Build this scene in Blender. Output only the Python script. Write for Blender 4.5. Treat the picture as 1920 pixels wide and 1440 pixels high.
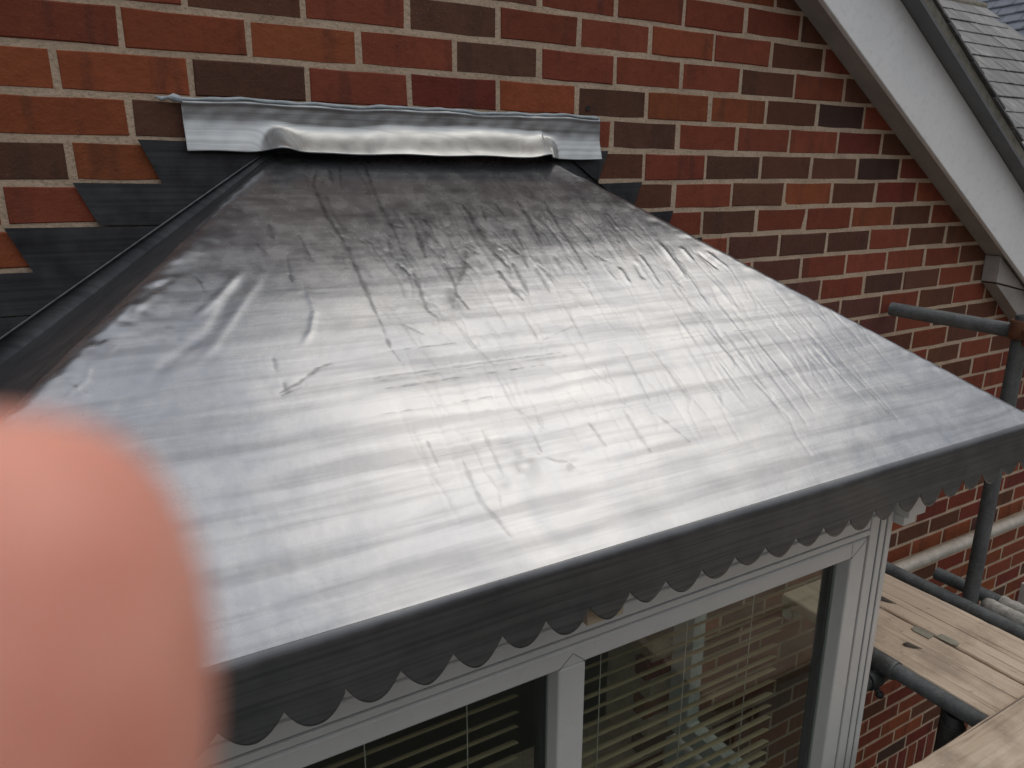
import bpy, math, random
import numpy as np
from mathutils import Matrix, Vector
random.seed(7); rng = np.random.default_rng(11)
S = bpy.context.scene
for o in list(bpy.data.objects): bpy.data.objects.remove(o)

# ------------------------------------------------------------------ camera (fitted to the brick grid)
F, YAW, PITCH, ROLL = 1388.2236, .5231, -.275, .002
CAM = np.array([-1.3532, -1.6323, -.3755])
def cam_rows():
    cy, sy, cp, sp = math.cos(YAW), math.sin(YAW), math.cos(PITCH), math.sin(PITCH)
    f = np.array([sy*cp, cy*cp, sp]); r = np.array([cy, -sy, 0.]); u = np.cross(r, f)
    cr, sr = math.cos(ROLL), math.sin(ROLL)
    return np.array([r*cr+u*sr, -(-r*sr+u*cr), f])          # right, down, forward
M3 = cam_rows()
cd = bpy.data.cameras.new('camera'); cam = bpy.data.objects.new('camera', cd); S.collection.objects.link(cam)
mw = Matrix.Identity(4)
for i in range(3):
    mw[i][0] = M3[0][i]; mw[i][1] = -M3[1][i]; mw[i][2] = -M3[2][i]; mw[i][3] = CAM[i]
cam.matrix_world = mw
cd.sensor_width = 36; cd.lens = F*36/1920; cd.clip_start = .004; cd.clip_end = 500
cd.dof.use_dof = True; cd.dof.focus_distance = 1.75; cd.dof.aperture_fstop = 9
S.camera = cam
S.render.resolution_x, S.render.resolution_y = 1024, 768

# ------------------------------------------------------------------ sky, sun, exposure
SUN = Vector((.51, -.09, .86)).normalized()
SUN_EL = math.asin(SUN.z); SUN_AZ = math.atan2(SUN.x, SUN.y)
w = bpy.data.worlds.new('World'); S.world = w; w.use_nodes = True
nt = w.node_tree; bg = nt.nodes['Background']
sky = nt.nodes.new('ShaderNodeTexSky'); sky.sky_type = 'NISHITA'; sky.sun_disc = False
sky.sun_elevation = SUN_EL; sky.sun_rotation = SUN_AZ; sky.air_density = 1.0; sky.dust_density = 3.5; sky.ozone_density = 1
hs = nt.nodes.new('ShaderNodeHueSaturation'); hs.inputs['Saturation'].default_value = .22
mx = nt.nodes.new('ShaderNodeMix'); mx.data_type = 'RGBA'; mx.inputs[0].default_value = .85
# even cloud cover, three times brighter overhead than at the horizon as an overcast sky is
tc = nt.nodes.new('ShaderNodeTexCoord'); sx = nt.nodes.new('ShaderNodeSeparateXYZ'); nt.links.new(tc.outputs['Generated'], sx.inputs[0])
mr = nt.nodes.new('ShaderNodeMapRange'); mr.inputs[1].default_value = 0; mr.inputs[2].default_value = 1; mr.inputs[3].default_value = 3.2; mr.inputs[4].default_value = 9.6
nt.links.new(sx.outputs[2], mr.inputs[0])
cc = nt.nodes.new('ShaderNodeCombineColor')
for i, k in enumerate((.97, .99, 1.03)):
    mm = nt.nodes.new('ShaderNodeMath'); mm.operation = 'MULTIPLY'; mm.inputs[1].default_value = k
    nt.links.new(mr.outputs[0], mm.inputs[0]); nt.links.new(mm.outputs[0], cc.inputs[i])
nt.links.new(cc.outputs[0], mx.inputs[7])
nt.links.new(sky.outputs[0], hs.inputs['Color']); nt.links.new(hs.outputs[0], mx.inputs[6])
nt.links.new(mx.outputs[2], bg.inputs[0]); bg.inputs[1].default_value = .1
sl = bpy.data.lights.new('sun', 'SUN'); sl.energy = .5; sl.angle = math.radians(40); sl.color = (1, .89, .72)
so = bpy.data.objects.new('sun', sl); S.collection.objects.link(so)
so.rotation_euler = SUN.to_track_quat('Z', 'Y').to_euler(); so.location = (4, -2, 8)
S.view_settings.view_transform = 'Standard'; S.view_settings.look = 'None'
S.view_settings.gamma = 1; S.view_settings.exposure = 0.15
S.render.engine = 'CYCLES'

# ------------------------------------------------------------------ pixel helpers (1920x1440 photo pixels)
def ray(x, y): return M3.T @ np.array([(x-960)/F, (y-720)/F, 1.])
def hit(x, y, ax, v):
    d = ray(x, y); i = 'xyz'.index(ax); return CAM + d*((v-CAM[i])/d[i])
def pj(X):
    q = M3 @ (np.array(X, float)-CAM); return 960+F*q[0]/q[2], 720+F*q[1]/q[2], q[2]

# ------------------------------------------------------------------ object helpers
def link(name, me, mat=None, parent=None):
    o = bpy.data.objects.new(name, me); S.collection.objects.link(o)
    if mat and me: me.materials.append(mat)
    if parent:
        o.parent = parent
        o.matrix_parent_inverse = Matrix.Translation(parent['_b']).inverted() if '_b' in parent else Matrix.Identity(4)
    return o
def pyd(name, v, f, smooth=False):
    me = bpy.data.meshes.new(name); me.from_pydata([tuple(map(float, p)) for p in v], [], [tuple(map(int, q)) for q in f]); me.update()
    if smooth: me.polygons.foreach_set('use_smooth', [True]*len(me.polygons))
    return me
BASES = {}
def thing(name, label, cat, loc, group=None):
    o = bpy.data.objects.new(name, None); S.collection.objects.link(o); o.location = loc; o.empty_display_size = .05
    o['label'] = label; o['category'] = cat
    if group: o['group'] = group
    BASES[o.name] = Vector(loc); return o
def part(name, me, mat, parent, smooth=False, label=None):
    o = bpy.data.objects.new(name, me); S.collection.objects.link(o)
    if mat and not me.materials: me.materials.append(mat)
    o.parent = parent
    if parent.name in BASES: o.matrix_parent_inverse = Matrix.Translation(BASES[parent.name]).inverted()
    if smooth: me.polygons.foreach_set('use_smooth', [True]*len(me.polygons))
    if label: o['label'] = label
    return o
def solo(name, me, mat, label, cat, group=None):
    o = bpy.data.objects.new(name, me); S.collection.objects.link(o)
    if mat and not me.materials: me.materials.append(mat)
    o['label'] = label; o['category'] = cat
    if group: o['group'] = group
    return o
def structure(name, me, mat):
    o = bpy.data.objects.new(name, me); S.collection.objects.link(o); me.materials.append(mat); o['kind'] = 'structure'; return o
BOXF = [(0,3,2,1),(4,5,6,7),(0,1,5,4),(1,2,6,5),(2,3,7,6),(3,0,4,7)]
def boxv(x0,x1,y0,y1,z0,z1): return [(x0,y0,z0),(x1,y0,z0),(x1,y1,z0),(x0,y1,z0),(x0,y0,z1),(x1,y0,z1),(x1,y1,z1),(x0,y1,z1)]
def box(name, *a): return pyd(name, boxv(*a), BOXF)
def boxes(name, L):
    v=[]; f=[]
    for a in L:
        b=len(v); v+=boxv(*a); f+=[tuple(i+b for i in q) for q in BOXF]
    return pyd(name, v, f)
def bevel(o, wd=.002, seg=2):
    m=o.modifiers.new('Bevel','BEVEL'); m.width=wd; m.segments=seg; m.limit_method='ANGLE'; m.angle_limit=math.radians(35); return o
def prism(name, poly, y0, y1):     # poly in (x,z), extruded along y ; poly counter-clockwise seen from -y
    n=len(poly); v=[(x,y0,z) for x,z in poly]+[(x,y1,z) for x,z in poly]
    f=[tuple(range(n)), tuple(range(2*n-1,n-1,-1))]+[(i,i+n,(i+1)%n+n,(i+1)%n) for i in range(n)]
    return pyd(name, v, f)
def tube(name, pts, r, seg=20, caps=True, wob=0, hollow=False):
    pts=[Vector(p) for p in pts]; v=[]; f=[]
    for i,p in enumerate(pts):
        t=(pts[min(i+1,len(pts)-1)]-pts[max(i-1,0)]).normalized()
        a=t.cross(Vector((.31,.2,.93))).normalized(); b=t.cross(a)
        rr=r[i] if isinstance(r,(list,tuple)) else r
        for k in range(seg):
            an=2*math.pi*k/seg; q=rr*(1+wob*random.uniform(-1,1))
            v.append(p+a*math.cos(an)*q+b*math.sin(an)*q)
    for i in range(len(pts)-1):
        for k in range(seg):
            f.append((i*seg+k,i*seg+(k+1)%seg,(i+1)*seg+(k+1)%seg,(i+1)*seg+k))
    if caps:
        n=len(pts)
        if hollow:            # recessed bore at both ends so the pipe reads as a pipe
            for e,(i,s) in enumerate(((0,1),(n-1,-1))):
                t=(pts[1]-pts[0]).normalized()*s if i==0 else (pts[-1]-pts[-2]).normalized()*-1*-s*-1
                t=(pts[1]-pts[0]).normalized() if i==0 else (pts[-2]-pts[-1]).normalized()
                b0=len(v); c=pts[i]
                for k in range(seg): v.append(c+(v[i*seg+k]-c)*.84)
                for k in range(seg): v.append(c+(v[i*seg+k]-c)*.84+t*.06)
                for k in range(seg):
                    f.append((i*seg+k,i*seg+(k+1)%seg,b0+(k+1)%seg,b0+k)); f.append((b0+k,b0+(k+1)%seg,b0+seg+(k+1)%seg,b0+seg+k))
                f.append(tuple(b0+seg+k for k in range(seg)))
        else:
            f.append(tuple(range(seg-1,-1,-1))); f.append(tuple((n-1)*seg+k for k in range(seg)))
    me=pyd(name,v,f)
    me.polygons.foreach_set('use_smooth',[len(p.vertices)==4 for p in me.polygons]); return me

# ------------------------------------------------------------------ materials
class NB:
    def __init__(s,name):
        s.m=bpy.data.materials.new(name); s.m.use_nodes=True; s.t=s.m.node_tree; s.b=s.t.nodes['Principled BSDF']; s.out=s.t.nodes['Material Output']
    def n(s,typ,**k):
        x=s.t.nodes.new('ShaderNode'+typ)
        for a,b in k.items(): setattr(x,a,b)
        return x
    def l(s,a,b): s.t.links.new(a,b)
    def coord(s,scale=(1,1,1),loc=(0,0,0),rot=(0,0,0),src='Object'):
        c=s.n('TexCoord'); m=s.n('Mapping'); m.inputs['Scale'].default_value=scale; m.inputs['Location'].default_value=loc; m.inputs['Rotation'].default_value=rot
        s.l(c.outputs[src],m.inputs[0]); return m.outputs[0]
    def noise(s,vec,scale,detail=4,rough=.55,dist=0):
        x=s.n('TexNoise'); x.inputs['Scale'].default_value=scale; x.inputs['Detail'].default_value=detail; x.inputs['Roughness'].default_value=rough; x.inputs['Distortion'].default_value=dist
        if vec is not None: s.l(vec,x.inputs['Vector'])
        return x.outputs['Fac']
    def ramp(s,fac,stops):
        r=s.n('ValToRGB'); e=r.color_ramp.elements
        while len(e)<len(stops): e.new(.5)
        for q,(p,c) in zip(e,stops):
            q.position=p; q.color=(*c,1) if isinstance(c,(tuple,list)) else (c,c,c,1)
        s.l(fac,r.inputs[0]); return r.outputs[0]
    def math(s,op,a,b=None,clamp=False):
        x=s.n('Math',operation=op,use_clamp=clamp)
        for i,q in enumerate((a,b)):
            if q is None: continue
            if isinstance(q,(int,float)): x.inputs[i].default_value=q
            else: s.l(q,x.inputs[i])
        return x.outputs[0]
    def mix(s,fac,a,b,mode='MIX'):
        x=s.n('Mix',data_type='RGBA',blend_type=mode)
        for i,q in ((0,fac),(6,a),(7,b)):
            if isinstance(q,(int,float)): x.inputs[i].default_value=q
            elif isinstance(q,tuple): x.inputs[i].default_value=(*q,1)
            else: s.l(q,x.inputs[i])
        return x.outputs[2]
    def bump(s,h,strength=.3,dist=.01,prev=None):
        b=s.n('Bump'); b.inputs['Strength'].default_value=strength; b.inputs['Distance'].default_value=dist; s.l(h,b.inputs['Height'])
        if prev is not None: s.l(prev,b.inputs['Normal'])
        return b.outputs[0]
    def attr(s,name): 
        a=s.n('Attribute'); a.attribute_name=name; return a
    def set(s,**k):
        N={'color':'Base Color','rough':'Roughness','metal':'Metallic','normal':'Normal','spec':'Specular IOR Level','sss':'Subsurface Weight','coat':'Coat Weight','aniso':'Anisotropic'}
        for a,q in k.items():
            i=s.b.inputs[N[a]]
            if isinstance(q,(int,float)): i.default_value=q
            elif isinstance(q,tuple): i.default_value=(*q,1)
            else: s.l(q,i)
        return s.m

def brick_mat(name, src):
    b=NB(name); oi=b.n('ObjectInfo')
    if src=='object': base=oi.outputs['Color']
    else: base=b.attr('tint').outputs['Color']
    c=b.n('TexCoord'); geo=b.n('NewGeometry')
    pos=geo.outputs['Position']
    big=b.noise(pos,14,4,.6); fine=b.noise(pos,160,5,.65); mid=b.noise(pos,45,4,.6)
    # kiss marks: upright dark bands left by stacking in the kiln
    sp=b.n('SeparateXYZ'); b.l(pos,sp.inputs[0]); cx=b.n('CombineXYZ'); b.l(b.math('MULTIPLY',sp.outputs[0],15.),cx.inputs[0])
    b.l(b.math('ADD',b.math('MULTIPLY',b.math('FLOOR',b.math('DIVIDE',sp.outputs[2],.078435)),3.71),b.math('MULTIPLY',sp.outputs[2],2.)),cx.inputs[2])
    band=b.ramp(b.math('ADD',b.noise(cx.outputs[0],1.0,2,.5),b.math('MULTIPLY',b.math('SUBTRACT',mid,.5),.10)),[(.58,0.),(.66,1.)])
    col=b.mix(b.math('MULTIPLY',band,.34),base,(.06,.038,.034))
    col=b.mix(b.ramp(big,[(.3,0.),(.75,1.)]),b.mix(1.,col,(.78,.76,.78),'MULTIPLY'),col)
    col=b.mix(b.math('MULTIPLY',b.ramp(mid,[(.5,0.),(.7,1.)]),.35),col,b.mix(1.,col,(.62,.55,.55),'MULTIPLY'))
    spk=b.ramp(b.noise(pos,260,2,.5),[(.70,0.),(.75,1.)])
    col=b.mix(b.math('MULTIPLY',spk,.35),col,(.45,.36,.30))
    nrm=b.bump(fine,.45,.0035); nrm=b.bump(mid,.4,.006,nrm)
    return b.set(color=col,rough=.88,normal=nrm,spec=.25)
BRICK=brick_mat('brick clay','object'); BRICKS=brick_mat('brick clay joined','attr')

def mortar_mat():
    b=NB('mortar'); p=b.n('NewGeometry').outputs['Position']
    n1=b.noise(p,9,5,.6); n2=b.noise(p,120,5,.7)
    col=b.ramp(n1,[(.3,(.46,.345,.25)),(.7,(.66,.515,.385))])
    col=b.mix(b.math('MULTIPLY',b.ramp(n2,[(.35,1.),(.5,0.)]),.45),col,(.22,.175,.14))
    return b.set(color=col,rough=.95,normal=b.bump(n2,.7,.006),spec=.15)
MORTAR=mortar_mat()

def lead_mat(name, lo, hi, rough=.19, metal=.82, stain=True):
    b=NB(name); p=b.n('NewGeometry').outputs['Position']
    sep=b.n('SeparateXYZ'); b.l(p,sep.inputs[0])
    yz=b.math('SUBTRACT',sep.outputs[1],sep.outputs[2])
    def cv(sx,sy,warp=0):
        c=b.n('CombineXYZ'); b.l(b.math('MULTIPLY',sep.outputs[0],sx),c.inputs[0])
        b.l(b.math('MULTIPLY',yz,sy),c.inputs[1]); return c.outputs[0]
    brush=b.noise(cv(1.8,165),1,3,.6); brush2=b.noise(cv(.6,60),1,2,.5)
    runs=b.noise(cv(30,3.4),1,5,.6,.7)             # rain runs down the slope
    cloud=b.noise(p,5.5,5,.62,.4); blot=b.noise(p,23,4,.6)
    f=b.math('ADD',b.math('MULTIPLY',cloud,.62),b.math('MULTIPLY',blot,.38))
    col=b.mix(b.ramp(f,[(.28,0.),(.72,1.)]),lo,hi)
    col=b.mix(b.math('MULTIPLY',b.ramp(brush,[(.36,1.),(.56,0.)]),.6),col,b.mix(1.,col,(.55,.55,.56),'MULTIPLY'))
    col=b.mix(b.math('MULTIPLY',b.ramp(brush2,[(.25,1.),(.31,0.)]),.3),col,b.mix(1.,col,(.6,.6,.6),'MULTIPLY'))
    col=b.mix(b.math('MULTIPLY',b.ramp(runs,[(.57,0.),(.68,1.)]),.06),col,b.mix(1.,col,(.62,.60,.58),'MULTIPLY'))
    if stain:
        st=b.attr('stain').outputs['Fac']
        col=b.mix(st,col,(.115,.118,.128))
    ro=b.math('ADD',b.math('MULTIPLY',b.ramp(blot,[(.25,0.),(.75,1.)]),.14),rough)
    nrm=b.bump(brush,.16,.0012); nrm=b.bump(b.noise(p,16,3,.5),.03,.02,nrm)
    return b.set(color=col,rough=ro,metal=metal,normal=nrm)
LEAD=lead_mat('milled lead sheet',(.27,.285,.32),(.46,.465,.48))
LEADD=lead_mat('lead deep shade tone',(.035,.037,.045),(.125,.13,.135),rough=.42,metal=.8,stain=False)  # same lead as the roof, dark reflections painted into its base colour
LEADM=lead_mat('lead shade tone',(.13,.135,.15),(.22,.225,.235),rough=.34,metal=.8,stain=False)  # roof lead again, base colour lowered to stand in for dim reflections
LEADT=lead_mat('lead cover strip',(.40,.42,.43),(.60,.61,.61),rough=.28,metal=.9,stain=False)

def plain(name,col,rough=.5,var=.12,scale=14,metal=0,bumps=.15,spec=.4,dirt=0,dirtcol=(.16,.15,.13)):
    b=NB(name); p=b.n('NewGeometry').outputs['Position']; n=b.noise(p,scale,5,.6); n2=b.noise(p,scale*9,4,.6)
    lo=tuple(c*(1-var) for c in col); hi=tuple(min(1,c*(1+var)) for c in col)
    c=b.ramp(n,[(.3,lo),(.7,hi)])
    if dirt: c=b.mix(b.math('MULTIPLY',b.ramp(n2,[(.52,0.),(.72,1.)]),dirt),c,dirtcol)
    return b.set(color=c,rough=rough,metal=metal,normal=b.bump(n2,bumps,.003),spec=spec)
UPVC=plain('white upvc',(.60,.60,.59),.35,.04,6,dirt=.07,bumps=.02)
PAINT=plain('white paint',(.85,.86,.87),.5,.06,5,dirt=.12,bumps=.08)
SOFFIT=plain('soffit board',(.36,.33,.31),.6,.12,8,dirt=.2,bumps=.1)
UNDERCL=plain('groove shade and unseen roof grey',(.16,.165,.175),.8,.12,12)
GASKET=plain('black rubber',(.02,.02,.022),.6,.1)
BEDDING=plain('verge bedding',(.22,.205,.17),.95,.3,30,bumps=.9,dirt=.5,dirtcol=(.1,.1,.06))
STEEL=plain('weathered steel tube',(.105,.11,.112),.55,.35,18,metal=.45,bumps=.3,dirt=.3,dirtcol=(.33,.31,.28))
STEELD=plain('dark steel tube',(.045,.047,.047),.6,.3,14,metal=.35,bumps=.25,dirt=.2,dirtcol=(.2,.19,.18))
GALV=plain('galvanised tube',(.75,.71,.64),.42,.2,26,metal=.6,bumps=.3,dirt=.35,dirtcol=(.4,.32,.26))
RUST=plain('rusty coupler',(.14,.06,.03),.8,.4,30,metal=.2,bumps=.6)
CRUST=plain('cement crust',(.42,.40,.37),.95,.35,40,bumps=1.,dirt=.5)
SEAL=plain('grey sealant',(.44,.50,.54),.45,.15,30,bumps=.3)
TIMBER=plain('bare timber',(.50,.40,.29),.75,.2,30,bumps=.3)
TIN=plain('tin plate',(.33,.32,.27),.5,.2,30,metal=.5)
LEAF=plain('dry leaf',(.10,.085,.07),.7,.3,60)
CREAM=plain('cream slat',(.78,.62,.40),.5,.06,8,bumps=.03)
CORD=plain('cord',(.55,.5,.42),.8,.1)
CEIL=plain('ceiling board',(.42,.34,.27),.8,.05)
ROOMW=plain('room plaster',(.30,.26,.21),.9,.05)
CARPET=plain('carpet',(.10,.085,.07),.95,.2,40)

def slate_mat():
    b=NB('slate'); p=b.n('NewGeometry').outputs['Position']; oi=b.n('ObjectInfo')
    m=b.n('Mapping'); m.inputs['Scale'].default_value=(26,5,5); b.l(p,m.inputs[0])
    st=b.noise(m.outputs[0],1,5,.65,.5); n=b.noise(p,70,4,.6)
    col=b.ramp(st,[(.3,(.095,.098,.105)),(.52,(.15,.15,.155)),(.72,(.30,.295,.285))])
    k=b.math('ADD',b.math('MULTIPLY',oi.outputs['Random'],.5),.75)
    c2=b.n('CombineColor')
    for i in range(3): b.l(k,c2.inputs[i])
    col=b.mix(1.,col,c2.outputs[0],'MULTIPLY')
    return b.set(color=col,rough=.62,normal=b.bump(n,.4,.006),spec=.45)
SLATE=slate_mat()
SLATEB=plain('blue slate',(.12,.135,.17),.55,.25,6,bumps=.3)

def wood_mat(name,axis):
    b=NB(name); p=b.n('NewGeometry').outputs['Position']
    sc=(70,2.2,20) if axis=='y' else (2.2,70,20)
    m=b.n('Mapping'); m.inputs['Scale'].default_value=sc; b.l(p,m.inputs[0])
    g=b.noise(m.outputs[0],1,6,.65,.6); n=b.noise(p,6,5,.6); n2=b.noise(p,42,5,.65)
    col=b.ramp(g,[(.28,(.26,.19,.135)),(.42,(.52,.41,.31)),(.72,(.66,.55,.44))])
    col=b.mix(b.math('MULTIPLY',b.ramp(n,[(.5,0.),(.68,1.)]),.55),col,(.24,.19,.15))
    col=b.mix(b.math('MULTIPLY',b.ramp(n2,[(.63,0.),(.70,1.)]),.5),col,(.66,.58,.48))
    col=b.mix(b.math('MULTIPLY',b.ramp(n2,[(.30,1.),(.38,0.)]),.4),col,(.16,.12,.09))
    m2=b.n('Mapping'); m2.inputs['Scale'].default_value=(95,.9,20) if axis=='y' else (.9,95,20); b.l(p,m2.inputs[0])
    crack=b.ramp(b.noise(m2.outputs[0],1,3,.5,.2),[(.665,0.),(.69,1.)])
    col=b.mix(b.math('MULTIPLY',crack,.75),col,(.07,.05,.04))
    return b.set(color=col,rough=.85,normal=b.bump(g,.5,.004),spec=.2)
WOODY=wood_mat('scaffold board wood y','y'); WOODX=wood_mat('scaffold board wood x','x')

def glass_mat():
    b=NB('window glass'); tr=b.n('BsdfTransparent'); gl=b.n('BsdfGlossy'); lw=b.n('LayerWeight'); lw.inputs[0].default_value=.5; ms=b.n('MixShader')
    tr.inputs[0].default_value=(.86,.90,.88,1); gl.inputs['Roughness'].default_value=.0
    fz=b.math('ADD',b.math('MULTIPLY',b.math('POWER',lw.outputs['Facing'],5.),.96),.045)
    b.l(fz,ms.inputs[0]); b.l(tr.outputs[0],ms.inputs[1]); b.l(gl.outputs[0],ms.inputs[2]); b.l(ms.outputs[0],b.out.inputs[0]); return b.m
GLASS=glass_mat()
def skin_mat():
    b=NB('skin'); p=b.n('NewGeometry').outputs['Position']; n=b.noise(p,120,4,.5)
    col=b.ramp(n,[(.35,(.68,.28,.21)),(.65,(.76,.36,.28))])
    b.b.inputs['Subsurface Radius'].default_value=(1,.35,.2); b.b.inputs['Subsurface Scale'].default_value=.004
    return b.set(color=col,rough=.5,sss=.6,spec=.35)
SKIN=skin_mat(); NAIL=plain('nail',(.75,.5,.43),.3,.03,30,bumps=0)

# ------------------------------------------------------------------ ground
GZ=-5.2
gm=pyd('ground',[(-200,-200,GZ),(200,-200,GZ),(200,200,GZ),(-200,200,GZ)],[(0,1,2,3)])
structure('ground',gm,plain('paving and grass',(.085,.09,.07),.9,.4,.6,bumps=.3))

# ------------------------------------------------------------------ house: brick gable wall
CH=.075*1.0458; BW=.225                   # course height, brick module
TAN=.636; RX=.521; RZ=.111; APX=-.65; APZ=RZ+TAN*(RX-APX); PA=math.atan(TAN)
def rake(x): return APZ-TAN*abs(x-APX)
house=thing('brick_house','red brick gable end wall with white bargeboard behind the lead roof','house',(-.65,.1,GZ))
HX0,HX1=-3.6,3.4
OX0,OX1,OZ0,OZ1=-1.5,.14,-2.35,-1.08       # opening of the wall into the bay
YB=.0016
wallparts=[]
def wallmesh():
    v=[];f=[]
    def quad(a,b,c,d):
        n=len(v); v.extend([(p[0],YB,p[1]) for p in (a,b,c,d)]); v.extend([(p[0],.24,p[1]) for p in (a,b,c,d)])
        f.extend([(n,n+1,n+2,n+3),(n+7,n+6,n+5,n+4)]+[(n+i,n+i+4,n+(i+1)%4+4,n+(i+1)%4) for i in range(4)])
    lift=.2
    quad((HX0,GZ),(OX0,GZ),(OX0,rake(OX0)+lift),(HX0,rake(HX0)+lift))
    quad((OX0,GZ),(OX1,GZ),(OX1,OZ0),(OX0,OZ0))
    quad((OX0,OZ1),(APX,OZ1),(APX,APZ+lift),(OX0,rake(OX0)+lift))
    quad((APX,OZ1),(OX1,OZ1),(OX1,rake(OX1)+lift),(APX,APZ+lift))
    quad((OX1,GZ),(HX1,GZ),(HX1,rake(HX1)+lift),(OX1,rake(OX1)+lift))
    return pyd('wall',v,f)
wall=part('wall',wallmesh(),MORTAR,house)

def brick_verts(w_,h_,d_,j):
    r=random.Random(j); ch=.0028
    a=lambda s=.0009: r.uniform(-s,s)
    hw,hh=w_/2,h_/2
    ring=[(-1,-1),(-.33,-1),(.33,-1),(1,-1),(1,1),(.33,1),(-.33,1),(-1,1)]; n=8
    mid=[(q*hw+a(.0014),.0026,t*hh+a(.0014)) for q,t in ring]
    front=[(x-math.copysign(ch,q) if abs(q)==1 else x,a(.0005),z-math.copysign(ch,t)) for (x,_,z),(q,t) in zip(mid,ring)]
    back=[(x,d_,z) for x,_,z in mid]; v=front+mid+back
    f=[(0,1,6,7),(1,2,5,6),(2,3,4,5)]+[(i+8,(i+1)%8+8,(i+1)%8,i) for i in range(8)]+[(i+16,(i+1)%8+16,(i+1)%8+8,i+8) for i in range(8)]
    return v,f
BV=[brick_verts(.2145,CH-.0108,.06,k) for k in range(6)]
BM=[]
for v,f in BV:
    m=pyd('brick',v,f); m.materials.append(BRICK); BM.append(m)
SV=brick_verts(CH-.0108,.2145,.06,50); SM=pyd('brick',*SV); SM.materials.append(BRICK)
HALF=pyd('brick',*brick_verts(.102,CH-.0108,.06,60)); HALF.materials.append(BRICK)

O_=(.30,.085,.036); R_=(.25,.066,.036); D_=(.128,.060,.040); C_=(.21,.045,.030); B_=(.15,.062,.036); K_=(.085,.046,.036); P_=(.150,.060,.048)
# (course, column*2) -> colour where the photograph shows which brick it is
FIX={}
def row(c,start,names):
    for i,n in enumerate(names.split()): FIX[(c,int(round((start+i)*2)))]={'O':O_,'R':R_,'D':D_,'C':C_,'B':B_,'K':K_,'P':P_}[n]
row(-1,-6.5,'R R B R B R R R R B'); row(0,-7,'R R B R D R R O R B R B')
row(1,-6.5,'R O O R D R R R B R B'); row(2,-7,'O O D R C O D O O B K R'); row(3,-6.5,'O D R R R R D R R R C B')
row(4,-7,'D O R R R R B R D B B K R'); row(5,-7.5,'R R O R R R R B R B O B C R'); row(6,-7,'O R R R R R R R D R R O B R')
row(7,-.5,'R R P D D R B B R'); row(8,1,'R P R R R R B C B'); row(9,2.5,'P R D B R B R'); row(10,3,'P P R B R B R B')
row(11,3.5,'P P R D B R B'); row(12,4,'P B R B R D R'); row(13,4.5,'P R B R B R'); row(14,5,'R B B R R B'); row(15,5.5,'R P R R B')
def pick(c,k):
    if (c,k) in FIX: return FIX[(c,k)]
    return random.choices([O_,R_,C_,B_,D_,P_,K_],[2.2,4.4,2.2,2.2,1.0,.7,.15])[0]
def in_frame(x,z,m=70):
    a,b,d=pj((x,0,z)); return d>0 and -m<a<1920+m and -m<b<1440+m
stuffv=[];stufff=[];stuffc=[]
nbr=0; vis=[]
SOLZ=-39*CH                                 # top of the soldier course over the ground-floor window
for c in range(-16,66):
    zc=-(c+.5)*CH
    off=0 if c%2==0 else .5
    for k in range(-16,17):
        col=k+off; xc=(col+.5)*BW           # brick between perpends col and col+1
        if not (HX0+.1<xc<HX1-.1): continue
        if zc>rake(xc)+.12: continue
        if OX0-.06<xc<OX1+.06 and OZ0<zc<OZ1: continue
        if 1.30<xc<2.45 and SOLZ-2.86*CH<zc<SOLZ: continue
        base=pick(c,int(round(col*2))); j=random.uniform(.86,1.14)
        colr=tuple(min(1,b_*j*random.uniform(.96,1.04)) for b_ in base)
        # inside the outline of the bay roof and window (seen from the camera) a brick does not show
        hid=(-1.12<xc<.0 and -1.08<zc<-.38) or (-1.5<xc<.24 and zc<-.62) or (xc<-1.3 and zc<-.62) or (zc<-.62 and xc<.75 and zc>-1.2) or (zc<-1.05 and xc<1.3) or (-1.2<zc<-.85 and xc<1.25)
        if zc<-1.05 and xc>1.26: hid=False
        if in_frame(xc,zc) and not hid and zc<rake(xc)+.05 and nbr<286:
            vis.append((c,col,xc,zc,colr)); nbr+=1
        else:
            v,f=BV[(c*7+k)%6]; n=len(stuffv)
            stuffv+=[(p[0]+xc,p[1],p[2]+zc) for p in v]; stufff+=[tuple(i+n for i in q) for q in f]; stuffc+=[colr]*len(f)
for c,col,xc,zc,colr in vis:
    o=bpy.data.objects.new('brick',BM[random.randrange(6)]); S.collection.objects.link(o); o.parent=wall
    o.matrix_parent_inverse=Matrix.Identity(4)
    o.location=(xc+random.uniform(-.0025,.0025),random.uniform(-.0012,.0012),zc+random.uniform(-.0012,.0012))
    o.rotation_euler=(0,random.uniform(-.003,.003),random.uniform(-.002,.002)); o.color=(*colr,1)
for i in range(14):                          # soldier course (bricks on end)
    x=1.32+i*CH; o=bpy.data.objects.new('brick',SM); S.collection.objects.link(o); o.parent=wall
    o.location=(x,random.uniform(-.001,.001),SOLZ-.112); o.color=(*[q*random.uniform(.85,1.1) for q in random.choice([R_,C_,B_,R_])],1)
sm=pyd('brickwork',stuffv,stufff); at=sm.attributes.new('tint','FLOAT_COLOR','FACE')
at.data.foreach_set('color',np.array([(*c,1) for c in stuffc],np.float32).ravel())
so_=part('brickwork',sm,BRICKS,wall); so_['kind']='stuff'
# drilled hole in a brick above the cover strip
hp=hit(1102,203,'y',0)
part('drilled_hole',tube('drilled_hole',[(hp[0],-.0022,hp[2]),(hp[0],.003,hp[2])],.0065,14),GASKET,house)

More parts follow.
